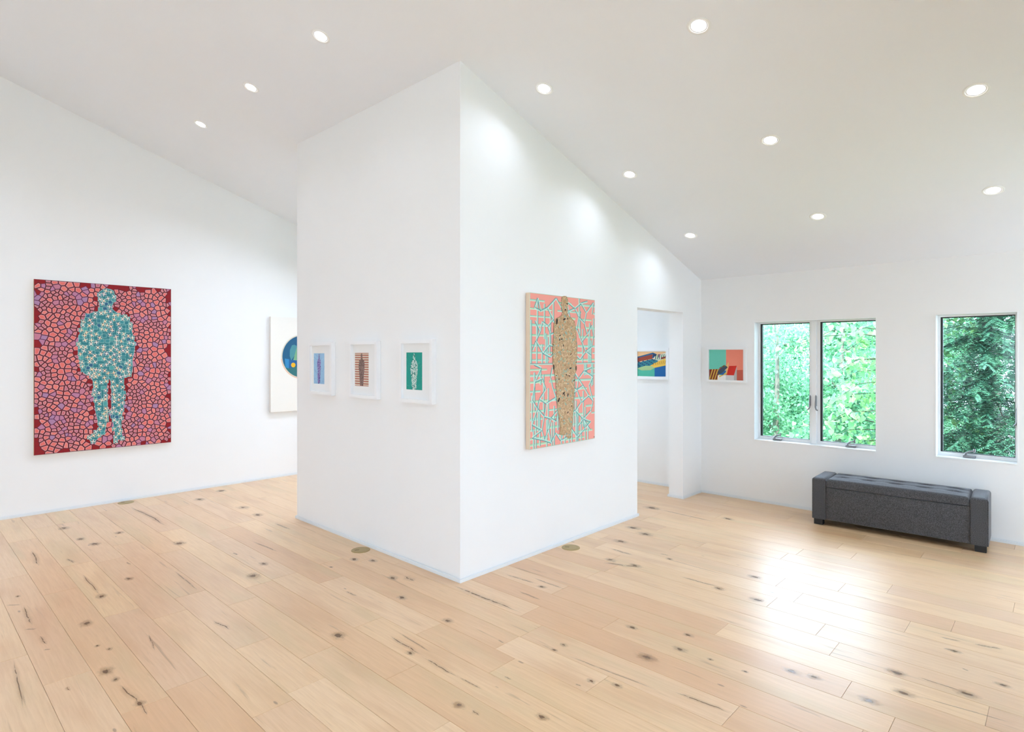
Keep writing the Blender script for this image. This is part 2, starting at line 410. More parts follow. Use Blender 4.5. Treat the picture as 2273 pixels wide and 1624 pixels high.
# knots and cracks seen in the boards
def unit_quad(name, m):
    me = bpy.data.meshes.new(name); me.from_pydata([(-1, -1, 0), (1, -1, 0), (1, 1, 0), (-1, 1, 0)], [], [(0, 1, 2, 3)])
    uv = me.uv_layers.new(name='UVMap')
    for k, q in enumerate(((-1, -1), (1, -1), (1, 1), (-1, 1))): uv.data[k].uv = q
    me.materials.append(m); return me
Q_KNOT, Q_CRACK = unit_quad('knot', M_KNOT), unit_quad('crack', M_CRACK)
def mark(name, me, p, ang, sx, sy, z):
    for (x0, x1, y0, y1, o) in PLANKS:
        if x0 <= p[0] < x1 and y0 <= p[1] < y1:
            c = link(bpy.data.objects.new(name, me), o)
            c.location = (p[0] - o.location.x, p[1] - o.location.y, z); c.rotation_euler = (0, 0, ang); c.scale = (sx, sy, 1); return
KN = [(193, 1383, 30), (225, 1323, 24), (286, 1284, 20), (563, 1278, 34), (751, 1410, 34), (236, 1489, 34), (257, 1507, 18), (310, 1561, 26), (216, 1433, 12), (243, 1440, 14),
      (872, 1282, 24), (786, 1241, 20), (828, 1244, 20), (1203, 1302, 18), (910, 1449, 20), (892, 1326, 22), (994, 1377, 24), (1018, 1565, 26), (1203, 1591, 26), (1402, 1392, 22),
      (1437, 1459, 36), (1251, 1431, 16), (1230, 1442, 14), (1312, 1511, 18), (1370, 1521, 22), (1355, 1242, 22), (1410, 1255, 22), (1528, 1409, 20), (1510, 1441, 26), (1577, 1463, 12),
      (1654, 1490, 12), (1758, 1490, 30), (1806, 1502, 26), (1929, 1554, 34), (1990, 1492, 34), (2008, 1538, 34), (2147, 1540, 34), (2226, 1520, 24), (1675, 1280, 24), (1681, 1331, 28),
      (1447, 1127, 28), (1432, 1185, 30), (1406, 1171, 28), (1377, 1201, 26), (1616, 1151, 22), (142, 1172, 24), (179, 1196, 20), (210, 1207, 24), (444, 1108, 24), (491, 1089, 24),
      (540, 1126, 26), (572, 1142, 24), (399, 1205, 30), (585, 1251, 20), (264, 1182, 20), (1596, 1306, 22), (1486, 1240, 14), (2120, 1445, 20), (40, 1323, 12), (735, 1258, 10)]
for k, (px, py, s) in enumerate(KN):
    g = onZ(px, py, 0); d = F/(py - YH)*H; r = s*.62*d/F
    mark('knot', Q_KNOT, g, math.pi/2 + random.uniform(-.15, .15), r*1.5, r, .0004)
CR = [(69, 1220, 87, 1257, 9), (51, 1343, 72, 1389, 9), (12, 1343, 48, 1342, 5), (53, 1397, 83, 1395, 6), (88, 1410, 104, 1431, 8), (97, 1441, 113, 1441, 6), (183, 1273, 225, 1322, 7),
      (472, 1377, 514, 1398, 10), (384, 1265, 443, 1313, 4), (264, 1519, 310, 1561, 12), (310, 1561, 329, 1588, 7), (146, 1239, 167, 1250, 6), (30, 1463, 53, 1575, 9), (148, 1523, 155, 1533, 7),
      (765, 1311, 794, 1324, 6), (893, 1279, 922, 1290, 16), (1003, 1297, 1157, 1360, 16), (1150, 1311, 1203, 1333, 7), (1119, 1273, 1193, 1296, 7), (864, 1410, 936, 1454, 10), (939, 1459, 1017, 1502, 10),
      (1017, 1502, 1073, 1531, 7), (1048, 1575, 1066, 1588, 9), (1245, 1449, 1474, 1537, 5), (1105, 1419, 1119, 1428, 5), (1119, 1500, 1136, 1509, 6), (1276, 1517, 1291, 1523, 6), (1334, 1248, 1425, 1259, 12),
      (2015, 1538, 2273, 1612, 4), (2156, 1428, 2233, 1442, 10), (2084, 1413, 2138, 1424, 7), (1494, 1533, 1624, 1584, 12), (1505, 1278, 1603, 1304, 7), (2092, 1438, 2120, 1445, 6), (2134, 1482, 2152, 1490, 5),
      (1453, 1128, 1600, 1161, 5), (1352, 1216, 1408, 1233, 8), (1464, 1228, 1486, 1233, 4), (290, 1123, 372, 1168, 10), (142, 1240, 180, 1250, 6), (560, 1201, 621, 1226, 5), (607, 1160, 648, 1176, 6),
      (517, 1226, 528, 1232, 5), (880, 1400, 960, 1450, 5), (280, 1247, 290, 1253, 4), (1180, 1281, 1260, 1310, 5), (330, 1405, 345, 1445, 5), (2030, 1500, 2140, 1535, 6)]
for (x0, y0, x1, y1, w) in CR:
    p, q = onZ(x0, y0, 0), onZ(x1, y1, 0); c = (p+q)/2; d = q - p
    mark('crack', Q_CRACK, c, math.atan2(d[1], d[0]), np.hypot(d[0], d[1])/2*1.08, w*1.55*(F/((y0+y1)/2 - YH)*H)/F, .0007)

# ---------------------------------------------------------------- windows
def crank(parent, y, z, x):
    c = empty('crank_handle', (x, y, z), 0, parent)
    obj('crank_base', boxm(-.014, .012, -.045, .045, 0, .022, bv=.006), M_METAL, c)
    bm = bmesh.new(); tube(bm, [(-.004, .03, .02), (-.008, .022, .040), (-.010, .0, .054), (-.012, -.03, .062)], [.010, .009, .0075, .0065], 8)
    smooth(obj('crank_arm', bm, M_METAL, c))
    bm = bmesh.new(); tube(bm, [(-.022, -.036, .048), (-.020, -.036, .066), (-.018, -.036, .082)], [.007, .009, .008], 8); smooth(obj('crank_knob', bm, M_METAL, c))
def lever(parent, y, z, x, s):
    bm = bmesh.new(); tube(bm, [(x - .004, y, z + .13), (x - .014, y, z + .06), (x - .016, y, z + .01), (x - .024, y + s*.008, z - .012), (x - .028, y + s*.022, z - .022)], [.005, .008, .009, .008, .007], 8)
    box(bm, x - .006, x + .004, y - .008, y + .008, z + .02, z + .12)
    smooth(obj('lock_lever', bm, M_METAL, parent))
def window(n, o, label, double, cranks=(), levers=(), d=.125):
    y0, y1, z0, z1 = o; x = XW
    w = tag(empty('window_%d' % n, (0, 0, 0)), label, 'window', kind='structure')
    jb = .008                                                        # jamb lining of the recess
    bm = bmesh.new()
    box(bm, x - .002, x + .19, y0 - .002, y0 + jb, z0, z1); box(bm, x - .002, x + .19, y1 - jb, y1 + .002, z0, z1)
    box(bm, x - .002, x + .19, y0 + jb, y1 - jb, z1 - jb, z1 + .002); box(bm, x - .004, x + .19, y0 + jb, y1 - jb, z0 - .002, z0 + jb)
    obj('jamb', bm, M_TRIM, w)
    mid = (y0 + y1)/2 + .001; spans = [(y0 + jb, mid - .022), (mid + .022, y1 - jb)] if double else [(y0 + jb, y1 - jb)]
    if double: obj('mullion', boxm(x + d - .035, x + .19, mid - .022, mid + .022, z0 + jb, z1 - jb, bv=.003), M_TRIM, w)
    for (a0, a1) in spans:
        s0 = .016 if abs(a0 - y0) < .02 else .028; s1 = .016 if abs(a1 - y1) < .02 else .028
        bm = bmesh.new(); zb, zt = z0 + jb, z1 - jb
        for q in ((a0, a0 + s0, zb, zt), (a1 - s1, a1, zb, zt), (a0 + s0, a1 - s1, zb, zb + .030), (a0 + s0, a1 - s1, zt - .013, zt)):
            box(bm, x + d, x + d + .045, *q)
        sash = obj('sash', bm, M_TRIM, w)
        i0, i1, k0, k1 = a0 + s0, a1 - s1, zb + .030, zt - .013; g = .010
        bm = bmesh.new()
        for q in ((i0, i0 + .004, k0, k1), (i1 - g - .006, i1, k0, k1), (i0 + .004, i1 - g - .006, k1 - .009, k1), (i0 + .004, i1 - g - .006, k0, k0 + .003)):
            box(bm, x + d + .006, x + d + .040, *q)
        obj('gasket', bm, M_GASKET, sash)
        obj('pane', boxm(x + d + .018, x + d + .024, i0 + .003, i1 - .003, k0 + .002, k1 - .002), M_GLASS, sash)
    for (yy) in cranks: crank(w, yy, z0 + jb, x + d - .03)
    for (yy, zz, s) in levers: lever(w, yy, zz, x + d - (.035 if double else 0), s)
    return w
Y_at = lambda px, xx: onX(px, 800, xx)[1]
window(1, W1, 'paired white casement window beside the small framed picture', True, [Y_at(1726, XW+.1), Y_at(1889, XW+.1)],
       [(1.854 + .024 + .012, 1.02, 1), (1.854 - .012 - .008, 1.02, -1)])
window(2, W2, 'single white casement window above the grey bench, dark conifer outside', False, [Y_at(2152, XW+.1)], [(W2[0] + .012, .985, 1)])
window(3, W3, 'white casement window hidden behind the jutting corner', True)
window(4, W4, 'single white casement window just past the right edge', False)
for n, (d0, d1) in enumerate(ADDED_DOORS):
    w = tag(empty('window_%d' % (5 + n)), ['added unseen glazed door furthest behind the camera', 'added unseen glazed door to the right of the camera', 'added unseen glazed door nearest the window wall corner'][n], 'window', kind='structure')
    bm = bmesh.new(); mid = (d0 + d1)/2
    for q in ((d0, d0 + .07, 0, DZ), (d1 - .07, d1, 0, DZ), (mid - .05, mid + .05, .06, DZ - .07), (d0 + .07, d1 - .07, 0, .06), (d0 + .07, d1 - .07, DZ - .07, DZ)):
        box(bm, q[0], q[1], YS - .14, YS - .06, q[2], q[3])
    fr = obj('added_door_frame', bm, M_TRIM, w)
    for a0, a1 in ((d0 + .07, mid - .05), (mid + .05, d1 - .07)): obj('pane', boxm(a0, a1, YS - .105, YS - .099, .06, DZ - .07), M_GLASS, fr)

for n, (b0, b1) in enumerate(ADDED_WINDOWS):
    w = tag(empty('window_%d' % (8 + n)), ['added unseen white window behind the camera, right half', 'added unseen white window behind the camera, left half'][n], 'window', kind='structure')
    bm = bmesh.new(); mid = (b0 + b1)/2
    for q in ((b0, b0 + .05, *BZ), (b1 - .05, b1, *BZ), (mid - .04, mid + .04, BZ[0] + .05, BZ[1] - .05), (b0 + .05, b1 - .05, BZ[0], BZ[0] + .05), (b0 + .05, b1 - .05, BZ[1] - .05, BZ[1])):
        box(bm, XB - .14, XB - .07, q[0], q[1], q[2], q[3])
    fr = obj('sash', bm, M_TRIM, w)
    for a0, a1 in ((b0 + .05, mid - .04), (mid + .04, b1 - .05)): obj('pane', boxm(XB - .108, XB - .102, a0, a1, BZ[0] + .05, BZ[1] - .05), M_GLASS, fr)

# ---------------------------------------------------------------- ceiling downlights
bm = bmesh.new(); lathe(bm, [(.049, .004), (.050, -.001), (.053, -.003), (.062, -.0025), (.0655, 0), (.0655, .004)]); ME_TRIM = bpy.data.meshes.new('trim_ring'); bm.to_mesh(ME_TRIM); bm.free()
ME_TRIM.materials.append(M_TRIM)
for p in ME_TRIM.polygons: p.use_smooth = True
bm = bmesh.new(); r_ = lathe(bm, [(.0495, .002), (.040, .0), (.020, -.001)]); bm.faces.new(r_[-1]); ME_LENS = bpy.data.meshes.new('lens'); bm.to_mesh(ME_LENS); bm.free()
ME_LENS.materials.append(M_LENS)
LAMP = bpy.data.lights.new('downlight_beam', 'AREA'); LAMP.shape = 'DISK'; LAMP.size = .095; LAMP.energy = DOWNLIGHT_W; LAMP.color = (.82, .94, 1.16); LAMP.spread = math.radians(140)
FILL_LAMP = LAMP.copy(); FILL_LAMP.energy = 8.0                               # stronger beam for unseen downlights added to brighten left wall and passage
def downlight(x, y, label, group='recessed ceiling downlights', lamp=LAMP):
    s = -SL if x > XR else SL
    e = tag(empty('ceiling_downlight', (x, y, zc(x) - .0005)), label, 'ceiling light', group)
    e.rotation_euler = (0, math.atan(SL)*(1 if x > XR else -1), 0)
    link(bpy.data.objects.new('trim_ring', ME_TRIM), e); link(bpy.data.objects.new('lens', ME_LENS), e)
    l = link(bpy.data.objects.new('downlight_beam', lamp), e); l.location = (0, 0, -.008)
D1, D2, D3, D4 = 2.066, 3.155, 4.265, 5.362; E0, E1, E2 = .371, 1.513, 2.657
for x, y, t in ((D1, 3.761, 'nearest of three round recessed downlights left of the jutting corner'), (D1, 4.898, 'middle of three round recessed downlights left of the jutting corner'),
                (D1, 6.028, 'farthest of three round recessed downlights left of the jutting corner'),
                (D2, E2, 'round recessed downlight just right of the jutting corner peak'), (D3, E2, 'round recessed downlight halfway down the row beside the corner wall'),
                (D4, E2, 'lowest round recessed downlight, near the ceiling corner above the doorway'),
                (D2, E1, 'largest round recessed downlight, at the top edge of the ceiling'), (D3, E1, 'round recessed downlight mid ceiling, second of the middle row'),
                (D4, E1, 'round recessed downlight above the paired window, last of the middle row'),
                (D3, E0, 'round recessed downlight nearest the right edge, upper of two'), (D4, E0, 'round recessed downlight nearest the right edge, lower of two')):
    downlight(x, y, t)
for x, y in ((D1, E2), (D1, E1), (D1, E0), (D2, E0), (.95, 4.898), (.95, 2.657), (.95, .371), (D3, -.77), (D2, -.77), (D4, -.77), (D1, -.77)):
    downlight(x, y, 'round recessed downlight outside the picture')
for x, y in ((D2, 6.028), (D3, 6.028), (D4, 6.028), (D4, 4.3), (-.15, 6.028), (-.15, 4.898), (-2.2, 6.028)):
    downlight(x, y, 'unseen downlight added to brighten the passage or the left wall', lamp=FILL_LAMP)

# ---------------------------------------------------------------- paintings: paint laid on in shapes
class Paint:
    """flat painted shapes, (u to the right, v up), each in its own thin layer"""
    def __init__(s): s.v = []; s.f = []; s.c = []
    def add(s, poly, col, layer=0):
        if len(poly) < 3: return
        b = len(s.v); s.v += [(float(p[0]), float(p[1]), layer*.00022 + (len(s.f)*7 % 29)*.000006) for p in poly]
        ar = sum(poly[i][0]*poly[(i+1) % len(poly)][1] - poly[(i+1) % len(poly)][0]*poly[i][1] for i in range(len(poly)))
        idx = list(range(b, b+len(poly))); s.f.append(idx if ar > 0 else idx[::-1]); s.c.append(lin(col) if isinstance(col, str) else col)
    def line(s, p, q, w, col, layer):
        p = np.array(p, float); q = np.array(q, float); d = q - p; L = np.hypot(*d)
        if L < 1e-6: return
        n = np.array([-d[1], d[0]])/L*w/2; s.add([p+n, p-n, q-n, q+n], col, layer)
    def disc(s, c, r, col, layer, n=40, a0=0, a1=2*math.pi, ry=None):
        s.add([(c[0] + r*math.cos(a0 + (a1-a0)*k/n), c[1] + (ry or r)*math.sin(a0 + (a1-a0)*k/n)) for k in range(n + (0 if a1-a0 > 6.28 else 1))], col, layer)
    def build(s, name, parent, M):
        me = bpy.data.meshes.new(name); me.from_pydata(s.v, [], s.f)
        at = me.color_attributes.new('paint', 'FLOAT_COLOR', 'CORNER'); a_ = []
        for p, c in zip(me.polygons, s.c): a_ += [*c, 1.0]*len(p.vertices)
        at.data.foreach_set('color', a_); me.materials.append(M_PAINT)
        o = link(bpy.data.objects.new(name, me), parent); o.matrix_local = M; return o
def clip(poly, n, d):
    out = []
    for i in range(len(poly)):
        p, q = poly[i], poly[(i+1) % len(poly)]; a_ = p[0]*n[0] + p[1]*n[1] - d; b_ = q[0]*n[0] + q[1]*n[1] - d
        if a_ <= 0: out.append(p)
        if a_*b_ < 0: t = a_/(a_-b_); out.append((p[0] + (q[0]-p[0])*t, p[1] + (q[1]-p[1])*t))
    return out
def nbrs(P, k):
    D = ((P[:, None] - P[None])**2).sum(-1); return np.argsort(D, 1)[:, 1:k+1]
def cell(P, N, i, g, rect):
    poly = [(rect[0]+g, rect[2]+g), (rect[1]-g, rect[2]+g), (rect[1]-g, rect[3]-g), (rect[0]+g, rect[3]-g)]
    for j in N[i]:
        n = P[j] - P[i]; L = np.hypot(*n); n = n/L
        poly = clip(poly, n, float(n @ (P[i]+P[j])/2) - g)
        if len(poly) < 3: return []
    return poly
def area(p): return abs(sum(p[i][0]*p[(i+1) % len(p)][1] - p[(i+1) % len(p)][0]*p[i][1] for i in range(len(p))))/2
def inside(p, poly):
    x, y = p; c = False
    for i in range(len(poly)):
        (x0, y0), (x1, y1) = poly[i], poly[i-1]
        if (y0 > y) != (y1 > y) and x < (x1-x0)*(y-y0)/(y1-y0) + x0: c = not c
    return c
def darts(rect, rads, tries, rnd, test=None):
    P, R = [], []
    for _ in range(tries):
        p = np.array([rnd.uniform(rect[0], rect[1]), rnd.uniform(rect[2], rect[3])])
        if test and not test(p): continue
        r = rnd.choice(rads)
        if P and (np.hypot(*(np.array(P) - p).T) < (np.array(R) + r)/2).any(): continue
        P.append(p); R.append(r)
    return np.array(P), R
def star(c, r, q, a, n=4): return [(c[0] + (r if k % 2 == 0 else q)*math.cos(a + math.pi*k/n), c[1] + (r if k % 2 == 0 else q)*math.sin(a + math.pi*k/n)) for k in range(2*n)]
def lens_shape(c, r, w, a, n=7):
    P = [(r*math.cos(t), w*math.sin(t)) for t in np.linspace(0, math.pi, n)] + [(r*math.cos(t), -w*math.sin(t)) for t in np.linspace(0, math.pi, n)[::-1][1:-1]]
    return [(c[0] + x*math.cos(a) - y*math.sin(a), c[1] + x*math.sin(a) + y*math.cos(a)) for x, y in P]
def crescent(c, r, w, a, n=7):
    P = [(r*math.cos(t), r*math.sin(t)) for t in np.linspace(.2, 2.9, n)] + [((r-w*math.sin(t))*math.cos(t), (r-w*math.sin(t))*math.sin(t)) for t in np.linspace(2.9, .2, n)[1:-1]]
    return [(c[0] + x*math.cos(a) - y*math.sin(a), c[1] + x*math.sin(a) + y*math.cos(a)) for x, y in P]
# walls: matrices that take (u right, v up, w out of the wall) to the room
MY = Matrix(((1, 0, 0, 0), (0, 0, -1, 0), (0, 1, 0, 0), (0, 0, 0, 1)))      # on a wall seen looking towards +y
MX = Matrix(((0, 0, -1, 0), (-1, 0, 0, 0), (0, 1, 0, 0), (0, 0, 0, 1)))     # on a wall seen looking towards +x
TR = Matrix.Translation
def hang(name, loc, M): 
    e = empty(name); e.matrix_world = TR(loc) @ M; return e

# --- large red painting on the left wall
rd = random.Random(11)
px0, px1, pz0, pz1 = .986, 2.186, .583, 2.291; PWD, PHT = px1 - px0, pz1 - pz0
t = tag(hang('painting', ((px0+px1)/2, YL, pz0), MY), 'large red painting of a standing teal figure among pink pebble shapes', 'painting')
obj('canvas', boxm(-PWD/2, PWD/2, 0, PHT, .004, .036, bv=.002), M_CANVAS, t)
uvL = lambda p: (onY(40 + p[0]/3.61, 590 + p[1]/3.61, YL - .037)[0] - (px0+px1)/2, onY(40 + p[0]/3.61, 590 + p[1]/3.61, YL - .037)[2] - pz0)
SIL1 = [uvL(p) for p in [(712,182),(745,188),(768,205),(776,240),(770,285),(752,320),(755,345),(780,368),(830,395),(868,405),(893,430),(902,480),(915,540),(930,600),(935,660),(925,710),(915,760),(918,800),(912,850),(890,880),(862,885),(850,880),(848,930),(845,990),(848,1050),(845,1110),(840,1160),(830,1210),(825,1260),(822,1300),(835,1360),(838,1382),(800,1390),(778,1408),(772,1380),(778,1340),(768,1290),(760,1230),(752,1170),(748,1100),(752,1040),(748,980),(745,930),(725,885),(715,940),(708,1000),(712,1060),(715,1120),(718,1180),(710,1240),(702,1300),(690,1340),(650,1370),(620,1400),(590,1415),(575,1395),(570,1370),(600,1350),(640,1310),(650,1280),(640,1240),(625,1180),(615,1110),(608,1040),(605,980),(600,920),(585,880),(545,870),(520,850),(512,820),(508,780),(495,730),(480,680),(482,620),(490,560),(505,500),(525,440),(545,395),(600,372),(650,362),(655,330),(650,290),(645,250),(650,210),(680,190)]]
P = Paint(); R = (-PWD/2, PWD/2, 0, PHT)
P.add([(R[0], R[2]), (R[1], R[2]), (R[1], R[3]), (R[0], R[3])], '641622')
pts, _ = darts(R, [.024, .030, .038, .046, .056], 12000, rd); N = nbrs(pts, 16)
sil = np.array(SIL1)
for i, p in enumerate(pts):
    c0 = cell(pts, N, i, .0060, R)
    if len(c0) < 3: continue
    a_ = area(cell(pts, N, i, 0, R)); edge = min(p[0]-R[0], R[1]-p[0], p[1], PHT-p[1])
    dS = np.hypot(*(sil - p).T).min(); ins = inside(p, SIL1)
    if (edge < .035 and rd.random() < .42) or (not ins and dS < .032 and rd.random() < .55): P.add(cell(pts, N, i, .001, R), '8E0716', 1); continue
    if a_ < .00105 or rd.random() < .17:
        P.add(cell(pts, N, i, .0022, R), '7E5C92', 1); P.add(cell(pts, N, i, .0042, R), rd.choice(['C0809E', 'B184A8', 'C87E92']), 2); continue
    P.add(c0, 'E8B4BA', 1)
    big = a_ > .0019
    P.add(cell(pts, N, i, .0090, R), rd.choice(['E9766E', 'EC8076', 'E8726C']) if big else rd.choice(['D0707C', 'C86E82', 'D8747A']), 2)
P.add(SIL1, '2F7F86', 3)
fp, _ = darts((-.35, .35, 0, PHT), [.030, .036, .042], 7000, rd, lambda q: inside(q, SIL1)); N = nbrs(fp, 12)
for i, p in enumerate(fp):
    w = (p[0]-.021, p[0]+.021, p[1]-.021, p[1]+.021)
    P.add(cell(fp, N, i, .0006, w), '9CCBC4', 4); P.add(cell(fp, N, i, .0036, w), rd.choice(['3E9299', '2F7F88', '4BA3A2', '2C6486', '387F8C']), 5)
    if rd.random() < .8:
        a0 = rd.uniform(0, 1.5)
        for k in range(2): P.add(lens_shape((p[0] + .008*math.cos(a0+.78+k*3.1), p[1] + .008*math.sin(a0+.78+k*3.1)), .0085, .0052, a0 + .78), rd.choice(['4A1418', '5E1A1C', '7E2A20']), 6)
        P.add(star(p, rd.uniform(.022, .030), .0072, a0), rd.choice(['EFE3CC', 'F0D9B8', 'E9E2D8']), 7)
for k in range(len(SIL1)): P.line(SIL1[k-1], SIL1[k], .004, '8FBFC0', 8)
P.build('painted_surface', t, TR((0, 0, .0365)))

# --- pink panel with the brown figure on the corner wall
rd = random.Random(5)
qx0, qx1, qz0, qz1 = 3.357, 4.203, .833, 2.030; PWD, PHT = qx1 - qx0, qz1 - qz0; qc = (qx0+qx1)/2
t = tag(hang('painting', (qc, YB, qz0), MY), 'tall pink and mint panel painting of a brown armless figure', 'painting')
obj('wooden_panel', boxm(-PWD/2, PWD/2, 0, PHT, .004, .046, bv=.0015), M_CANVAS, t)
uvP = lambda p: (onY(1140 + p[0]/4.06, 620 + p[1]/4.06, YB - .047)[0] - qc, onY(1140 + p[0]/4.06, 620 + p[1]/4.06, YB - .047)[2] - qz0)
SIL2 = [uvP(p) for p in [(458,150),(478,158),(488,190),(485,235),(478,265),(480,300),(485,325),(520,350),(548,380),(555,420),(560,480),(565,540),(568,600),(570,660),(565,720),(560,780),(565,800),(560,830),(550,850),(548,920),(545,1000),(540,1080),(540,1140),(535,1200),(530,1280),(520,1340),(515,1400),(518,1420),(495,1432),(478,1420),(475,1395),(445,1400),(412,1398),(418,1360),(415,1290),(408,1240),(395,1180),(390,1100),(385,1020),(380,950),(372,880),(365,830),(355,800),(352,740),(350,680),(352,620),(355,560),(360,500),(358,440),(362,400),(380,355),(410,340),(432,325),(438,290),(432,250),(428,210),(432,175),(440,155)]]
P = Paint(); R = (-PWD/2, PWD/2, 0, PHT)
rect = lambda a, b, c, d: [(a, c), (b, c), (b, d), (a, d)]
P.add(rect(*R), 'A9DCC9')
seam = uvP((200, 757))[1]
P.add(rect(R[0]+.003, R[1]-.003, .003, PHT-.003), 'F4A193', 1)
yy = .025
while yy < PHT - .02:                                                     # mint-green bars
    x = R[0]
    while x < R[1] - .02:
        L = rd.uniform(.10, .34); e = min(R[1]-.002, x+L); h = rd.uniform(.011, .017)
        P.add(rect(x, e, yy, yy+h), rd.choice(['B9DDB4', 'AEDCC4']), 2); P.line((x, yy), (e, yy), .003, 'E4F6EA', 3); P.line((x, yy+h), (e, yy+h), .0026, '6FA8A0', 3)
        x = e + rd.uniform(.04, .18)
    yy += rd.uniform(.045, .08)
for k in range(62):                                                       # upright strokes
    x = R[0] + .012 + (PWD - .024)*((k*.618) % 1); y0 = rd.choice([.004, seam, rd.uniform(0, PHT-.2), rd.uniform(0, PHT-.2)]); y1 = min(PHT-.004, y0 + rd.uniform(.14, .34))
    if y0 < seam - .02 < y1: y1 = seam
    P.add(rect(x-.0075, x+.0075, y0, y1), 'A9DCC9', 4); P.line((x-.0075, y0), (x-.0075, y1), .0028, 'E8F8F0', 5); P.line((x+.0075, y0), (x+.0075, y1), .0040, '3F7E8A', 5)
net = darts((R[0]+.02, R[1]-.02, .02, PHT-.02), [.07, .085, .10], 3500, rd)[0]; N = nbrs(net, 4)
for i in range(len(net)):                                                 # slanting strokes
    for j in N[i][:3]:
        if (j < i and i in N[j][:3]) or abs(net[i][0]-net[j][0]) < .02 or abs(net[i][1]-net[j][1]) < .02: continue
        if (net[i][1] - seam)*(net[j][1] - seam) < 0: continue
        P.line(net[i], net[j], .012, 'A4DAC9', 6); n = net[j]-net[i]; n = np.array([-n[1], n[0]])/np.hypot(*n)*.0060
        P.line(net[i]+n, net[j]+n, .0026, 'E4F6F0', 7); P.line(net[i]-n, net[j]-n, .0040, '3F7E8C', 7)
P.line((R[0], seam), (R[1], seam), .004, '5D9A9C', 8); P.line((R[0], seam-.008), (R[1], seam-.008), .008, 'B7E2D2', 8)
P.add(SIL2, 'C2A078', 9)
fp, _ = darts((-.3, .3, 0, PHT), [.013, .016, .020], 12000, rd, lambda q: inside(q, SIL2))
for p in fp:
    a0 = rd.uniform(0, 6.3); k = rd.random()
    if k < .045: P.add(lens_shape(p, .011, .006, a0), '3A2418', 10); P.add(crescent(p, .014, .006, a0), 'E2C8A0', 11)
    elif k < .22: P.add(lens_shape(p, .011, .007, a0), rd.choice(['9DB79F', '8FAEA0', 'A8B58F']), 10)
    else: P.add(crescent(p, rd.uniform(.009, .014), .006, a0), rd.choice(['E6CFA6', 'DDBB92', 'E0B894', '9B7A50', 'D9C795', 'A98960']), 12)
    if rd.random() < .45: P.add(crescent(p, .007, .004, a0+2.6), rd.choice(['7D5D3A', 'EBD6B4', 'B58F68']), 13)
for c in ((388, 378, .026, 1.4), (455, 358, .017, .3), (360, 790, .022, 1.6), (562, 800, .022, 1.5), (510, 800, .015, .2), (405, 1085, .022, 1.0), (450, 1025, .017, .6), (487, 1040, .016, 1.3)):
    P.add(lens_shape(uvP(c[:2]), c[2], c[2]*.42, c[3]), '2A1710', 14)
for k in range(len(SIL2)): P.line(SIL2[k-1], SIL2[k], .0035, '9B8A5E', 15)
P.add(rect(PWD/2-.018, PWD/2-.006, .012, .018), '222222', 9)
P.build('painted_surface', t, TR((0, 0, .0465)))

# --- cream panel with the disc, partly behind the corner
c0 = (3.735, 1.537); PWD, PHT, z0 = .844, 1.203, .837
t = tag(hang('painting', (c0[0], YL, z0), MY), 'cream panel with a dark blue disc, half hidden behind the corner', 'painting')
obj('wooden_panel', boxm(-PWD/2, PWD/2, 0, PHT, .004, .049, bv=.0015), M_CANVAS_W, t)
P = Paint(); P.add(rect(-PWD/2, PWD/2, 0, PHT), 'F2EEE6'); o = (0, c0[1]-z0)
P.disc(o, .292, 'E7E2D8', 1); P.disc(o, .292, 'F0BBA6', 2, 30, math.pi*1.03, math.pi*1.75); P.disc(o, .283, 'D5CFB8', 3); P.disc(o, .272, '1E5C82', 4, 60)
ph = lambda a: (o[0] + .272*math.cos(a), o[1] + .272*math.sin(a))
cq = lambda cx_, cy_: (onY(570 + cx_*.1892, 680 + cy_*.1892, YL - .05)[0] - c0[0], onY(570 + cx_*.1892, 680 + cy_*.1892, YL - .05)[2] - z0)
P.add([ph(math.pi*(1.10 + .60*k/18)) for k in range(19)] + [cq(470, 700), cq(380, 725)], '2F7074', 5)
P.add([cq(328, 610), cq(378, 618), cq(376, 728), cq(336, 712)], '2F86BC', 6); P.add([cq(378, 618), cq(470, 632), cq(470, 690), cq(376, 728)], '1C5F98', 6)
P.add([cq(*q) for q in ((412, 455), (440, 448), (470, 462), (470, 540), (432, 590), (404, 632), (386, 580), (388, 510))], '4B8F98', 6); P.add([cq(470, 470), cq(470, 632), cq(428, 628), cq(446, 560)], '79AE86', 7)
P.disc(cq(428, 686), .030, 'F2B81E', 8, 30); P.add([(.02, o[1]+.2), (.2, o[1]+.1), (.22, o[1]-.05), (.06, o[1]-.02)], '3F7FA6', 6)
P.build('painted_surface', t, TR((0, 0, .0495)))

# --- three framed prints on the corner wall
def framed(label, y0, y1, z0, z1, wall, M, border, depth, group=None):
    w, h = y0 - y1, z1 - z0
    t = tag(hang('framed_print', (wall, (y0+y1)/2, z0), M), label, 'picture', group)
    bm = bmesh.new()
    for q in ((-w/2, -w/2+border, 0, h), (w/2-border, w/2, 0, h), (-w/2+border, w/2-border, 0, border), (-w/2+border, w/2-border, h-border, h)): box(bm, *q, .001, depth)
    obj('frame', bm, M_FRAME, t)
    obj('mat_board', boxm(-w/2+border-.002, w/2-border+.002, border-.002, h-border+.002, .002, depth-.022), M_MAT, t)
    return t, depth - .0216
def slim(cx, y0, y1, w):
    S0 = [(0, 1), (.20, .985), (.30, .95), (.28, .90), (.20, .86), (.30, .83), (.85, .78), (1, .68), (1, .55), (.92, .45), (.78, .32), (.66, .15), (.55, .0)]
    R0 = [(cx + a_*w, y0 + b_*(y1-y0)) for a_, b_ in S0]; return R0 + [(2*cx - a_, b_) for a_, b_ in R0[::-1][:-1]]
rd = random.Random(21)
fz0, fz1 = 1.202, 1.667; Y3 = [(5.047, 4.640), (4.357, 3.955), (3.661, 3.269)]
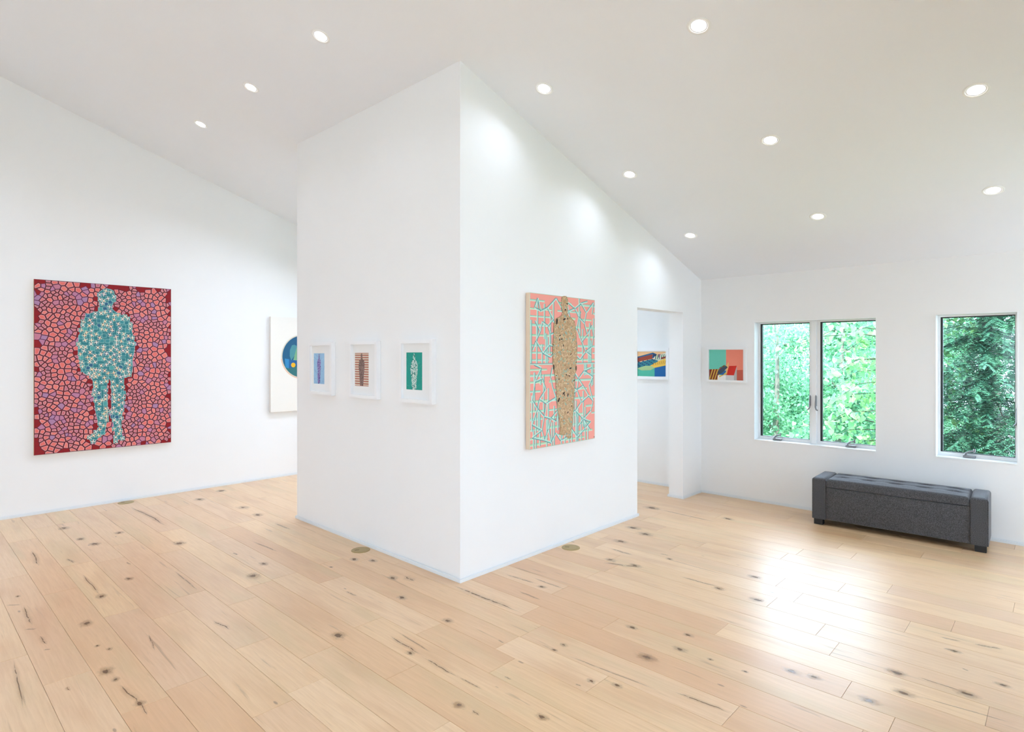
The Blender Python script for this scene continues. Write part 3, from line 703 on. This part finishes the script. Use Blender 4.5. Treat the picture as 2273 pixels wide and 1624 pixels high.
prints = [(4.985, 4.797, 1.296, 1.570), (4.299, 4.098, 1.300, 1.572), (3.595, 3.405, 1.298, 1.573)]
names = ['white framed print of a purple figure on pale blue', 'white framed print of a brown figure on red and cream stripes', 'white framed print of a white figure on teal green']
for k in range(3):
    t, zf = framed(names[k], *Y3[k], fz0, fz1, XA, MX, .028, .040)
    yc = sum(Y3[k])/2; a1, a0, b0, b1 = [v for v in prints[k]]
    u0, u1, v0, v1 = yc - a1, yc - a0, b0 - fz0, b1 - fz0; uc = (u0+u1)/2; hw = (u1-u0)/2
    P = Paint()
    if k == 0:
        P.add(rect(u0, u1, v0, v1), '9CC6E6')
        for q in range(34):
            x, y = rd.uniform(u0+.005, u1-.005), rd.uniform(v0+.005, v1-.03); s = 1 if x > uc else -1
            P.line((x, y), (min(max(x + s*rd.uniform(.01, .05), u0), u1), min(v1, y + rd.uniform(-.01, .05))), .0013, rd.choice(['6B90C4', '5C7FB8', 'C4DDF2']), 1)
        fig = slim(uc, v0+.004, v1-.004, .030); col = ['7A3FA0', '9A4FA8', '5E3C92', 'B78CC8', '6A3AA0']
    elif k == 1:
        P.add(rect(u0, u1, v0, v1), 'EDE4D2'); n = 15
        for q in range(n):
            y = v0 + (v1-v0)*q/(n-1)
            P.add(rect(u0, u1, max(v0, y-.0042), min(v1, y+.0042)), 'A8503E', 1)
            if q < n-1: P.add(rect(u0, u1, y+.0085, y+.0105), '8C6A4A', 1)
        fig = slim(uc, v0+.004, v1-.004, .042); P.add(fig, '7E6660', 2); col = ['9A8078', '6A4A44', '8C7068', 'A68C84', '5E443E']
    else:
        P.add(rect(u0, u1, v0, v1), '12988A')
        for q in range(46):
            x, y = rd.uniform(u0+.005, u1-.005), rd.uniform(v0+.005, v1-.03); s = 1 if x > uc else -1
            P.line((x, y), (min(max(x + s*rd.uniform(.01, .05), u0), u1), min(v1, y + rd.uniform(-.01, .05))), .0011, rd.choice(['6CC4B4', '54B4A6', '2FA698']), 1)
        fig = slim(uc, v0+.002, v1-.01, .040); P.add(fig, '5FA79C', 2); col = ['EAF4F0', 'D6E6E0', 'F2F6F4', '3E7F78', 'C2D8D2']
    us = [q[0] for q in fig]
    for p in darts((min(us), max(us), v0, v1), [.007, .009], 3500, rd, lambda q: inside(q, fig))[0]:
        P.add(lens_shape(p, *((.0052, .0024) if k == 1 else (.0062, .0033)), rd.uniform(0, 3.1), 5), rd.choice(col), 3)
    P.build('print_sheet', t, TR((0, 0, zf)))
# --- two small framed pictures on the window wall
t, zf = framed('small white framed picture of a checkered building seen through the doorway', 3.868, 3.402, 1.262, 1.640, XW, MX, .036, .034)
yc = (3.868 + 3.402)/2; cr = lambda p: (yc - onX(1380 + p[0]/3.457, 650 + p[1]/3.457, XW - .02)[1], onX(1380 + p[0]/3.457, 650 + p[1]/3.457, XW - .02)[2])
P = Paint(); T = lambda ps, c, l: P.add([(cr(p)[0], cr(p)[1] - 1.262) for p in ps], c, l)
T([(100,450),(335,450),(335,641),(100,641)], 'F4C692', 0)
T([(100,494),(237,457),(268,470),(262,482),(240,500),(100,535)], '2A5E8C', 1); T([(100,503),(236,470),(231,505),(100,532)], '97402C', 2); T([(237,463),(265,472),(258,480),(240,492)], '1F3F66', 2)
T([(250,487),(335,458),(335,505),(275,520),(243,505)], 'E9E4D2', 1)
for q in range(6): x = 250+q*15; T([(x,512),(x+7,512),(x+17,470),(x+10,470)], rd.choice(['2E7D5E', '3A8A6A', '27665A']), 2)
T([(278,470),(296,468),(290,500),(278,495)], '8C6A7A', 3); T([(300,495),(335,485),(335,500),(300,508)], '8C3A2C', 3)
T([(100,540),(235,505),(280,520),(235,562),(100,580)], '2C7F8E', 2)
for r in range(4):
    for q in range(9):
        if (r+q) % 2: x, y = 112+q*17-r*3, 533+r*11-q*3.1; T([(x-8,y),(x,y-7),(x+8,y),(x,y+7)], '1C4C74', 3)
T([(215,558),(285,522),(335,500),(335,560),(252,576)], 'F0C552', 3)
for q in range(7): x = 235+q*15; T([(x,556-q*2),(x+5,556-q*2),(x+14,535-q*3),(x+9,535-q*3)], 'C98E30', 4)
T([(100,585),(180,560),(232,562),(250,578),(250,641),(100,641)], '52BBA0', 4); T([(115,578),(180,558),(230,560),(250,574),(220,592),(150,594)], 'A9C98E', 5)
T([(250,574),(335,556),(335,641),(250,641)], '0F62A4', 4)
P.build('picture_sheet', t, TR((0, 0, zf)))
t, zf = framed('small white framed picture in mint and salmon beside the paired window', 2.936, 2.494, 1.258, 1.640, XW, MX, .022, .030)
yc = (2.936 + 2.494)/2; P = Paint(); T = lambda ps, c, l: P.add([(cr(p)[0], cr(p)[1] - 1.258) for p in ps], c, l)
T([(668,435),(797,435),(797,668),(668,668)], '6ECBB6', 0); T([(797,435),(928,435),(928,672),(797,672)], 'F18C74', 0); T([(870,592),(928,590),(928,672),(870,672)], 'C9604C', 1)
T([(668,586),(740,583),(735,668),(668,666)], '7A2418', 1)
for q in range(4): x = 665+q*20; T([(x,666),(x+9,666),(x+34,585),(x+25,585)], 'D9B24C', 2)
T([(733,632),(796,630),(796,671),(733,669)], 'F4F0EC', 3); T([(796,630),(858,632),(858,672),(796,671)], 'D9D6D4', 3); T([(858,632),(880,560),(880,672),(858,672)], 'B9B4B0', 3)
T([(797,630),(822,560),(880,558),(858,632)], 'D42A1A', 4)
for ps, c in (([(735,600),(760,575),(800,560),(810,572),(770,610),(738,628)], '3B4A5A'), ([(745,572),(790,553),(800,565),(760,585)], '4E7A5C'), ([(728,620),(780,590),(800,600),(775,630)], '2C5F9A'),
              ([(740,585),(758,570),(772,590),(752,604)], 'B9493A'), ([(800,560),(816,528),(820,540),(802,632)], 'F0C07A'), ([(760,598),(796,572),(800,584),(770,612)], 'E8D9C4'),
              ([(742,640),(800,612),(800,620),(748,646)], 'E6B93C'), ([(770,560),(784,552),(788,575),(774,582)], '7A4A2E'), ([(735,610),(748,596),(756,606),(742,622)], '8C6AB0')): T(ps, c, 5)
P.build('picture_sheet', t, TR((0, 0, zf)))

# ---------------------------------------------------------------- storage bench
a0, a1 = np.array([5.852, 1.703]), np.array([5.892, .436])
L = float(np.hypot(*(a1-a0))); ang = math.atan2(*(a1-a0)[::-1])
t = tag(empty('storage_bench', ((a0[0]+a1[0])/2, (a0[1]+a1[1])/2, 0), ang), 'charcoal grey tufted storage bench under the windows', 'bench')
# local frame: x along the length (towards the right), y towards the room wall (depth 0..D)
D, AW, LZ = .405, .118, .355
smooth(obj('body', boxm(-L/2+AW-.002, L/2-AW+.002, .006, D-.006, .056, LZ-.004, bv=.006), M_FABRIC, t))
for s in (-1, 1):
    x0, x1 = (-L/2, -L/2+AW) if s < 0 else (L/2-AW, L/2)
    bm = boxm(x0, x1, 0, D, .055, .432)
    bmesh.ops.bevel(bm, geom=[e for e in bm.edges if all(v.co.z > .4 for v in e.verts)], offset=.028, segments=4, profile=.5, affect='EDGES')
    bmesh.ops.bevel(bm, geom=[e for e in bm.edges if abs(e.verts[0].co.z - e.verts[1].co.z) > .2], offset=.009, segments=2, affect='EDGES')
    smooth(obj('arm', bm, M_FABRIC, t), 50)
lx0, lx1, ly0, ly1 = -L/2+AW+.003, L/2-AW-.003, .002, D-.004
nx, ny = 120, 46; vv, ff = [], []
tx = [lx0 + (lx1-lx0)*(k+.5)/5 for k in range(5)]; tuft = [(x, y) for x in tx for y in (D*.36, D*.70)]
for j in range(ny+1):
    for i in range(nx+1):
        x = lx0 + (lx1-lx0)*i/nx; y = ly0 + (ly1-ly0)*j/ny
        e = min(x-lx0, lx1-x, y-ly0, ly1-y); r = .022
        z = .426 - (r - math.sqrt(max(0, r*r - (r-min(e, r))**2)))*.95
        ey, ex = min(y-ly0, ly1-y), min(x-lx0, lx1-x)
        z += .012*min(1, ey/.09)*min(1, ex/.09)
        for (ux, uy) in tuft:
            dx, dy = (x-ux), (y-uy); q = (dx/.050)**2 + (dy/.026)**2
            z -= .026*math.exp(-q*1.4) + .006*math.exp(-((dx/.12)**2 + (dy/.008)**2)*1.2)
        vv.append((x, y, z))
for j in range(ny):
    for i in range(nx): k = j*(nx+1)+i; ff.append((k, k+1, k+nx+2, k+nx+1))
ring = [i for i in range(nx+1)] + [j*(nx+1)+nx for j in range(1, ny+1)] + [ny*(nx+1)+i for i in range(nx-1, -1, -1)] + [j*(nx+1) for j in range(ny-1, 0, -1)]
b0 = len(vv); vv += [(vv[k][0], vv[k][1], LZ+.001) for k in ring]
for q in range(len(ring)): p = (q+1) % len(ring); ff.append((ring[p], ring[q], b0+q, b0+p))
ff.append(tuple(b0 + q for q in range(len(ring)))[::-1])
me = bpy.data.meshes.new('lid'); me.from_pydata(vv, [], ff); lid = smooth(obj('lid', me, M_FABRIC, t), 60)
for (ux, uy) in tuft:
    bm = bmesh.new(); bmesh.ops.create_uvsphere(bm, u_segments=10, v_segments=6, radius=.009); bmesh.ops.scale(bm, vec=(1, 1, .45), verts=bm.verts)
    o = smooth(obj('tuft_button', bm, M_FABRIC, lid)); o.location = (ux, uy, .409)
for x in (-L/2+.012, L/2-.012-.075):
    for y in (.018, D-.018-.06): obj('leg', boxm(x, x+.075, y, y+.06, .0, .058, bv=.004), M_LEG, t)

# ---------------------------------------------------------------- round brass floor outlets
bm = bmesh.new(); r_ = lathe(bm, [(.074, .0002), (.073, .0028), (.060, .0040), (.056, .0040), (.0555, .0022), (.0545, .0022), (.054, .0040), (.020, .0044)], 48); bm.faces.new(r_[-1]); ME_CAP = bpy.data.meshes.new('cover_plate'); bm.to_mesh(ME_CAP); bm.free()
ME_CAP.materials.append(M_BRASS)
for px, py, dx, lab, an in ((800.5, 1220.5, 0, 'round brass floor outlet left of the jutting corner', 2.75), (1267, 1215, 0, 'round brass floor outlet below the pink panel painting', 2.2), (280.5, 1115.5, 0, 'round brass floor outlet below the large red painting', 2.6)):
    g = onZ(px, py, 0)
    if abs(YL - g[1]) < .3: g[1] = YL - .015 - .078
    elif g[0] < XA: g[0] = min(g[0], XA - .015 - .076)
    else: g[1] = min(g[1], YB - .015 - .076)
    e = tag(empty('floor_outlet', (g[0], g[1], 0), an), lab, 'floor outlet', 'round brass floor outlets')
    smooth(obj('cover_plate', ME_CAP, None, e), 30)
    obj('slot', boxm(.012, .046, -.003, .003, .0040, .0052), M_SLOT, e)

# ================================================================ OUTSIDE
bm = bmesh.new(); box(bm, -30, XW + .22, -30, YS - .22, -.9, -.10); box(bm, -30, XB - .22, YS - .22, 30, -.9, -.10)
tag(obj('bounce_ground', bm, M_BOUNCE), 'unseen pale ground added to bounce daylight indoors', 'bounce_ground', kind='structure')  # pale reflector outside the added doors, throws daylight up to the ceiling
def gz(x): return -.42 - .24*max(0, x - 8.0)
bm = bmesh.new(); gx = [XW + .22, 8.0, 60]
gv = [[bm.verts.new((x, yy, gz(x) - dz)) for x in gx] for dz in (0, .5) for yy in (-40, 45)]
for i in (0, 1): bm.faces.new((gv[0][i], gv[0][i+1], gv[1][i+1], gv[1][i])); bm.faces.new((gv[2][i], gv[3][i], gv[3][i+1], gv[2][i+1])); bm.faces.new((gv[0][i], gv[2][i], gv[2][i+1], gv[0][i+1])); bm.faces.new((gv[1][i], gv[1][i+1], gv[3][i+1], gv[3][i]))
tag(obj('ground', bm, M_GRASS), 'green forest floor outside the windows', 'ground', kind='structure')
def mesh_np(name, V, Fq, m, parent):
    me = bpy.data.meshes.new(name); me.from_pydata(V.tolist(), [], Fq.tolist()); me.materials.append(m)
    return link(bpy.data.objects.new(name, me), parent)
def leaf_cloud(C, size, flat=.5):
    """folded two-triangle-pair leaves at points C with random tilt"""
    n = len(C); d = rng.normal(size=(n, 3)); d[:, 2] -= .3; d /= np.linalg.norm(d, axis=1)[:, None]
    up = rng.normal(size=(n, 3)); up[:, 2] += flat*3; s = np.cross(d, up); s /= np.linalg.norm(s, axis=1)[:, None]; nn = np.cross(s, d)
    sz = size*rng.uniform(.6, 1.25, (n, 1))
    V = np.stack([C - d*sz*.5, C + s*sz*.36 + nn*sz*.08, C + d*sz*.55, C - s*sz*.36 + nn*sz*.08], 1).reshape(-1, 3)
    k = np.arange(n)[:, None]*4
    return V, np.concatenate([k + np.array([0, 1, 2]), k + np.array([0, 2, 3])])
def tree(label, x, y, h, crown0, rad, nleaf, size, m, group, lean=0, stems=7):
    t = tag(empty('forest_tree', (x, y, gz(x))), label, 'tree', group)
    bm = bmesh.new(); top = Vector((lean, random.uniform(-.2, .2), h*.93))
    trunk = [Vector((0, 0, -.05)), top*.3 + Vector((random.uniform(-.08, .08), random.uniform(-.08, .08), 0)), top*.65, top]
    r0 = .018*h; tube(bm, trunk, [r0*1.2, r0, r0*.6, r0*.2], 7)
    tips = []
    for k in range(stems*2):
        f = random.uniform(max(.12, crown0/h), .95); b = top*f; a_ = random.uniform(0, 6.28); Lb = rad*random.uniform(.5, 1)*(1.15-f*.5)
        e = b + Vector((math.cos(a_)*Lb, math.sin(a_)*Lb, Lb*random.uniform(.0, .5))); md = (b+e)/2 + Vector((0, 0, .1*Lb))
        tube(bm, [b, md, e], [r0*.35, r0*.2, r0*.06], 5); tips += [md, e, (md+e)/2]
    obj('trunk', bm, M_BARK, t)
    T_ = np.array([list(v) for v in tips]); C = T_[rng.integers(0, len(T_), nleaf)] + rng.normal(size=(nleaf, 3))*np.array([rad*.26, rad*.26, rad*.22])
    C = C[C[:, 2] > .15]
    V, Fq = leaf_cloud(C, size); tag(mesh_np('foliage', V, Fq, m, t), kind='stuff')
spec = []
for (x, y, rad, n, sz, up) in ((11.4, 2.95, .80, 4200, .07, 1.9), (12.2, 4.2, .80, 4200, .07, 1.9), (13.6, 3.2, .9, 4600, .08, 2.0), (14.4, 5.0, .9, 4600, .08, 2.1), (16.4, 3.9, 1.0, 4800, .09, 2.3),
        (17.0, 6.0, 1.1, 4800, .09, 2.3), (19.6, 4.9, 1.3, 4800, .10, 2.6), (20.4, 7.6, 1.3, 4800, .10, 2.6), (23.6, 5.6, 1.7, 4800, .12, 3.0), (24.6, 9.2, 1.7, 4800, .12, 3.0),
        (28.5, 7.6, 2.1, 4800, .15, 3.6), (29.5, 11.6, 2.1, 4800, .15, 3.6), (23.5, 2.2, 1.7, 3600, .13, 2.8), (15.5, .9, 1.0, 3600, .09, 2.2), (28.0, 3.2, 2.1, 3600, .15, 3.2), (11.0, -1.9, .8, 2600, .08, 2.2), (12.5, -4.0, 1.0, 2600, .09, 2.4)):
    spec.append((x, y, up + .7 - gz(x), .4, rad, int(n*1.45), sz*1.08))
for k, q in enumerate(spec):
    tree('slender leafy forest tree seen through the paired window' if q[1]/q[0] > .18 else 'leafy forest tree off to the right behind the hemlock', q[0], q[1], q[2], q[3], q[4], q[5], q[6], M_LEAF2, 'forest trees beyond the window', random.uniform(-.4, .4))
# low bushes that close the view at the bottom of the panes
for k, (x, y, r) in enumerate(((10.0, 3.25, .6), (12.9, 2.1, .7), (10.6, 4.3, .6))):
    b = tag(empty('bush', (x, y, gz(x))), 'low pale green bush at the foot of the trees outside', 'bush', 'undergrowth outside the paired window')
    d = rng.normal(size=(2600, 3)); d /= np.linalg.norm(d, axis=1)[:, None]; C = d*(rng.uniform(.2, 1, (2600, 1))**.5)*np.array([r, r, r*.85]) + np.array([0, 0, r*.7]); C = C[C[:, 2] > .02]
    V, Fq = leaf_cloud(C, .055); tag(mesh_np('foliage', V, Fq, M_LEAF2, b), kind='stuff')
    bm = bmesh.new()
    for s in range(5): a_ = s*1.26; tube(bm, [(0, 0, -.03), (.3*r*math.cos(a_), .3*r*math.sin(a_), .6*r), (.6*r*math.cos(a_), .6*r*math.sin(a_), 1.1*r)], [.02, .014, .005], 5)
    obj('stems', bm, M_TWIG, b)
# near tree with heart-shaped leaves one can tell apart
def heart():
    half = [(0, .0), (.16, .10), (.36, .06), (.47, -.10), (.45, -.32), (.30, -.60), (.12, -.86), (0, -1.05)]
    P = [(x, y, abs(x)*.22 - .10*(y+.4)**2) for x, y in half]; Q = [(-x, y, z) for x, y, z in P[1:-1]]
    V = P + Q + [(0, -.2, -.03), (0, -.6, -.04)]
    n = len(P); mid = [n + len(Q), n + len(Q) + 1]; m0, m1 = mid
    Fs = [(m0, 0, 1), (m0, 1, 2), (m0, 2, 3), (m0, 3, 4), (m0, 4, m1), (m1, 4, 5), (m1, 5, 6), (m1, 6, 7)]
    mir = lambda i: i if i in (0, 7, m0, m1) else n + i - 1
    Fs += [tuple(mir(i) for i in f[::-1]) for f in Fs]
    me = bpy.data.meshes.new('leaf'); me.from_pydata(V, [], Fs); me.materials.append(M_LEAF)
    for p in me.polygons: p.use_smooth = True
    return me
ME_LEAF = heart()
nt = tag(empty('broadleaf_tree', (9.35, 1.62, -.42)), 'near tree with broad heart-shaped leaves outside the right window pane', 'tree')
base = Vector((9.35, 1.62, -.42)); bm = bmesh.new()
tube(bm, [(0, 0, -.05), (.05, .02, 1.2), (-.05, .05, 2.1), (0, 0, 2.75)], [.045, .038, .025, .008], 8)
tips = []; lr = random.Random(9)
for k in range(22):
    z = .42 + .098*k + lr.uniform(-.06, .06); Lb = lr.uniform(.7, 1.5); a_ = lr.uniform(1.7, 2.9) if k % 4 else lr.uniform(-2.4, -1.2)
    d = Vector((math.cos(a_)*.45, math.sin(a_), 0)).normalized(); b = Vector((0, .02, z)); pts_ = [b + d*Lb*s + Vector((0, 0, .16*math.sin(s*2.4) - .24*s*s)) for s in (0, .3, .65, 1)]
    tube(bm, pts_, [.010, .006, .004, .002], 5)
    for s in np.linspace(.15, 1, 16):
        i = min(2, int(s*3)); f = s*3 - i; tips.append(pts_[i].lerp(pts_[min(3, i+1)], f))
obj('trunk', bm, M_TWIG, nt)
lv = []
for p in tips:
    for q in range(3): lv.append(p + Vector((lr.uniform(-.10, .10), lr.uniform(-.13, .13), lr.uniform(-.10, .06))))
lr.shuffle(lv); shown = 0; far = []
for p in lv:
    w = p + base; pr_ = proj(w.x, w.y, w.z)
    if shown < 290 and pr_ and 1680 < pr_[0] < 1955 and 690 < pr_[1] < 1010:
        c = link(bpy.data.objects.new('leaf', ME_LEAF), nt); c.location = p
        c.rotation_euler = (math.pi/2 + lr.uniform(-.9, .5), lr.uniform(-.6, .6), -math.pi/2 - .35 + lr.uniform(-.9, .9)); s = lr.uniform(.055, .092); c.scale = (s, s, s); shown += 1
    else: far.append(list(p))
far = np.array(far); far = np.concatenate([far, rng.normal(size=(160, 3))*np.array([.3, .3, .25]) + np.array([0, 0, 2.45])]); V, Fq = leaf_cloud(far, .10); tag(mesh_np('foliage', V, Fq, M_LEAF, nt), kind='stuff')

# hemlock outside the single window: drooping flat sprays
ht = tag(empty('hemlock_tree', (9.80, .72, -.42)), 'dark green hemlock with drooping feathery boughs outside the single window', 'tree')
bm = bmesh.new(); tube(bm, [(0, 0, -.05), (0, .02, 2.0), (0, 0, 5.2)], [.075, .06, .012], 9)
VV, FF = [], []; nv = 0; hr = np.random.default_rng(4)
for k in range(520):
    z = 4.6*hr.random()**1.25 + .05; az = hr.uniform(0, 6.283) if k % 5 < 2 else math.pi + .1 + hr.normal()*.75; Lb = (1.50*(1 - z/5.4) + .20)*hr.uniform(.7, 1.08)
    d = np.array([math.cos(az), math.sin(az), 0]); sd = np.array([-d[1], d[0], 0])
    ss = np.linspace(0, 1, 24); spine = np.outer(ss*Lb, d) + np.outer(hr.uniform(-.05, .3)*ss - hr.uniform(.3, .75)*ss**2, [0, 0, 1])*Lb + np.outer(hr.normal()*.22*ss**2*Lb, sd) + np.array([0, 0, z])
    if k % 4 == 0: tube(bm, [tuple(spine[0]), tuple(spine[10]), tuple(spine[20])], [.010, .006, .003], 4)
    for i in range(3, 24):
        for sgn in (-1, 1):
            tl = (.26*Lb*(1.05 - ss[i])**.7 + .05)*hr.uniform(.6, 1.3); td = d*(.9 + .35*hr.normal()) + sgn*sd*(.7 + .25*hr.normal()) + np.array([0, 0, -.30 + .30*hr.normal()]); td /= np.linalg.norm(td)
            m_ = 7; u = np.linspace(.08, 1, m_); c = spine[i] + np.outer(u*tl, td) + np.outer(-.10*u*u*tl, [0, 0, 1])
            nd_ = np.cross(td, [0, 0, 1]); nd_ /= np.linalg.norm(nd_)
            for s2 in (-1, 1):
                ndv = nd_*s2*.8 + td*.55 + np.array([0, 0, hr.uniform(-.25, .1)]); ln = .027*hr.uniform(.8, 1.3); w_ = td*.0075
                q = np.stack([c - w_, c + w_, c + ndv*ln + w_*.4, c + ndv*ln - w_*.4], 1).reshape(-1, 3); VV.append(q)
                FF.append(np.arange(m_)[:, None]*4 + np.arange(4) + nv); nv += m_*4
obj('trunk', bm, M_TWIG, ht)
tag(mesh_np('foliage', np.concatenate(VV), np.concatenate(FF), M_NEEDLE, ht), kind='stuff')
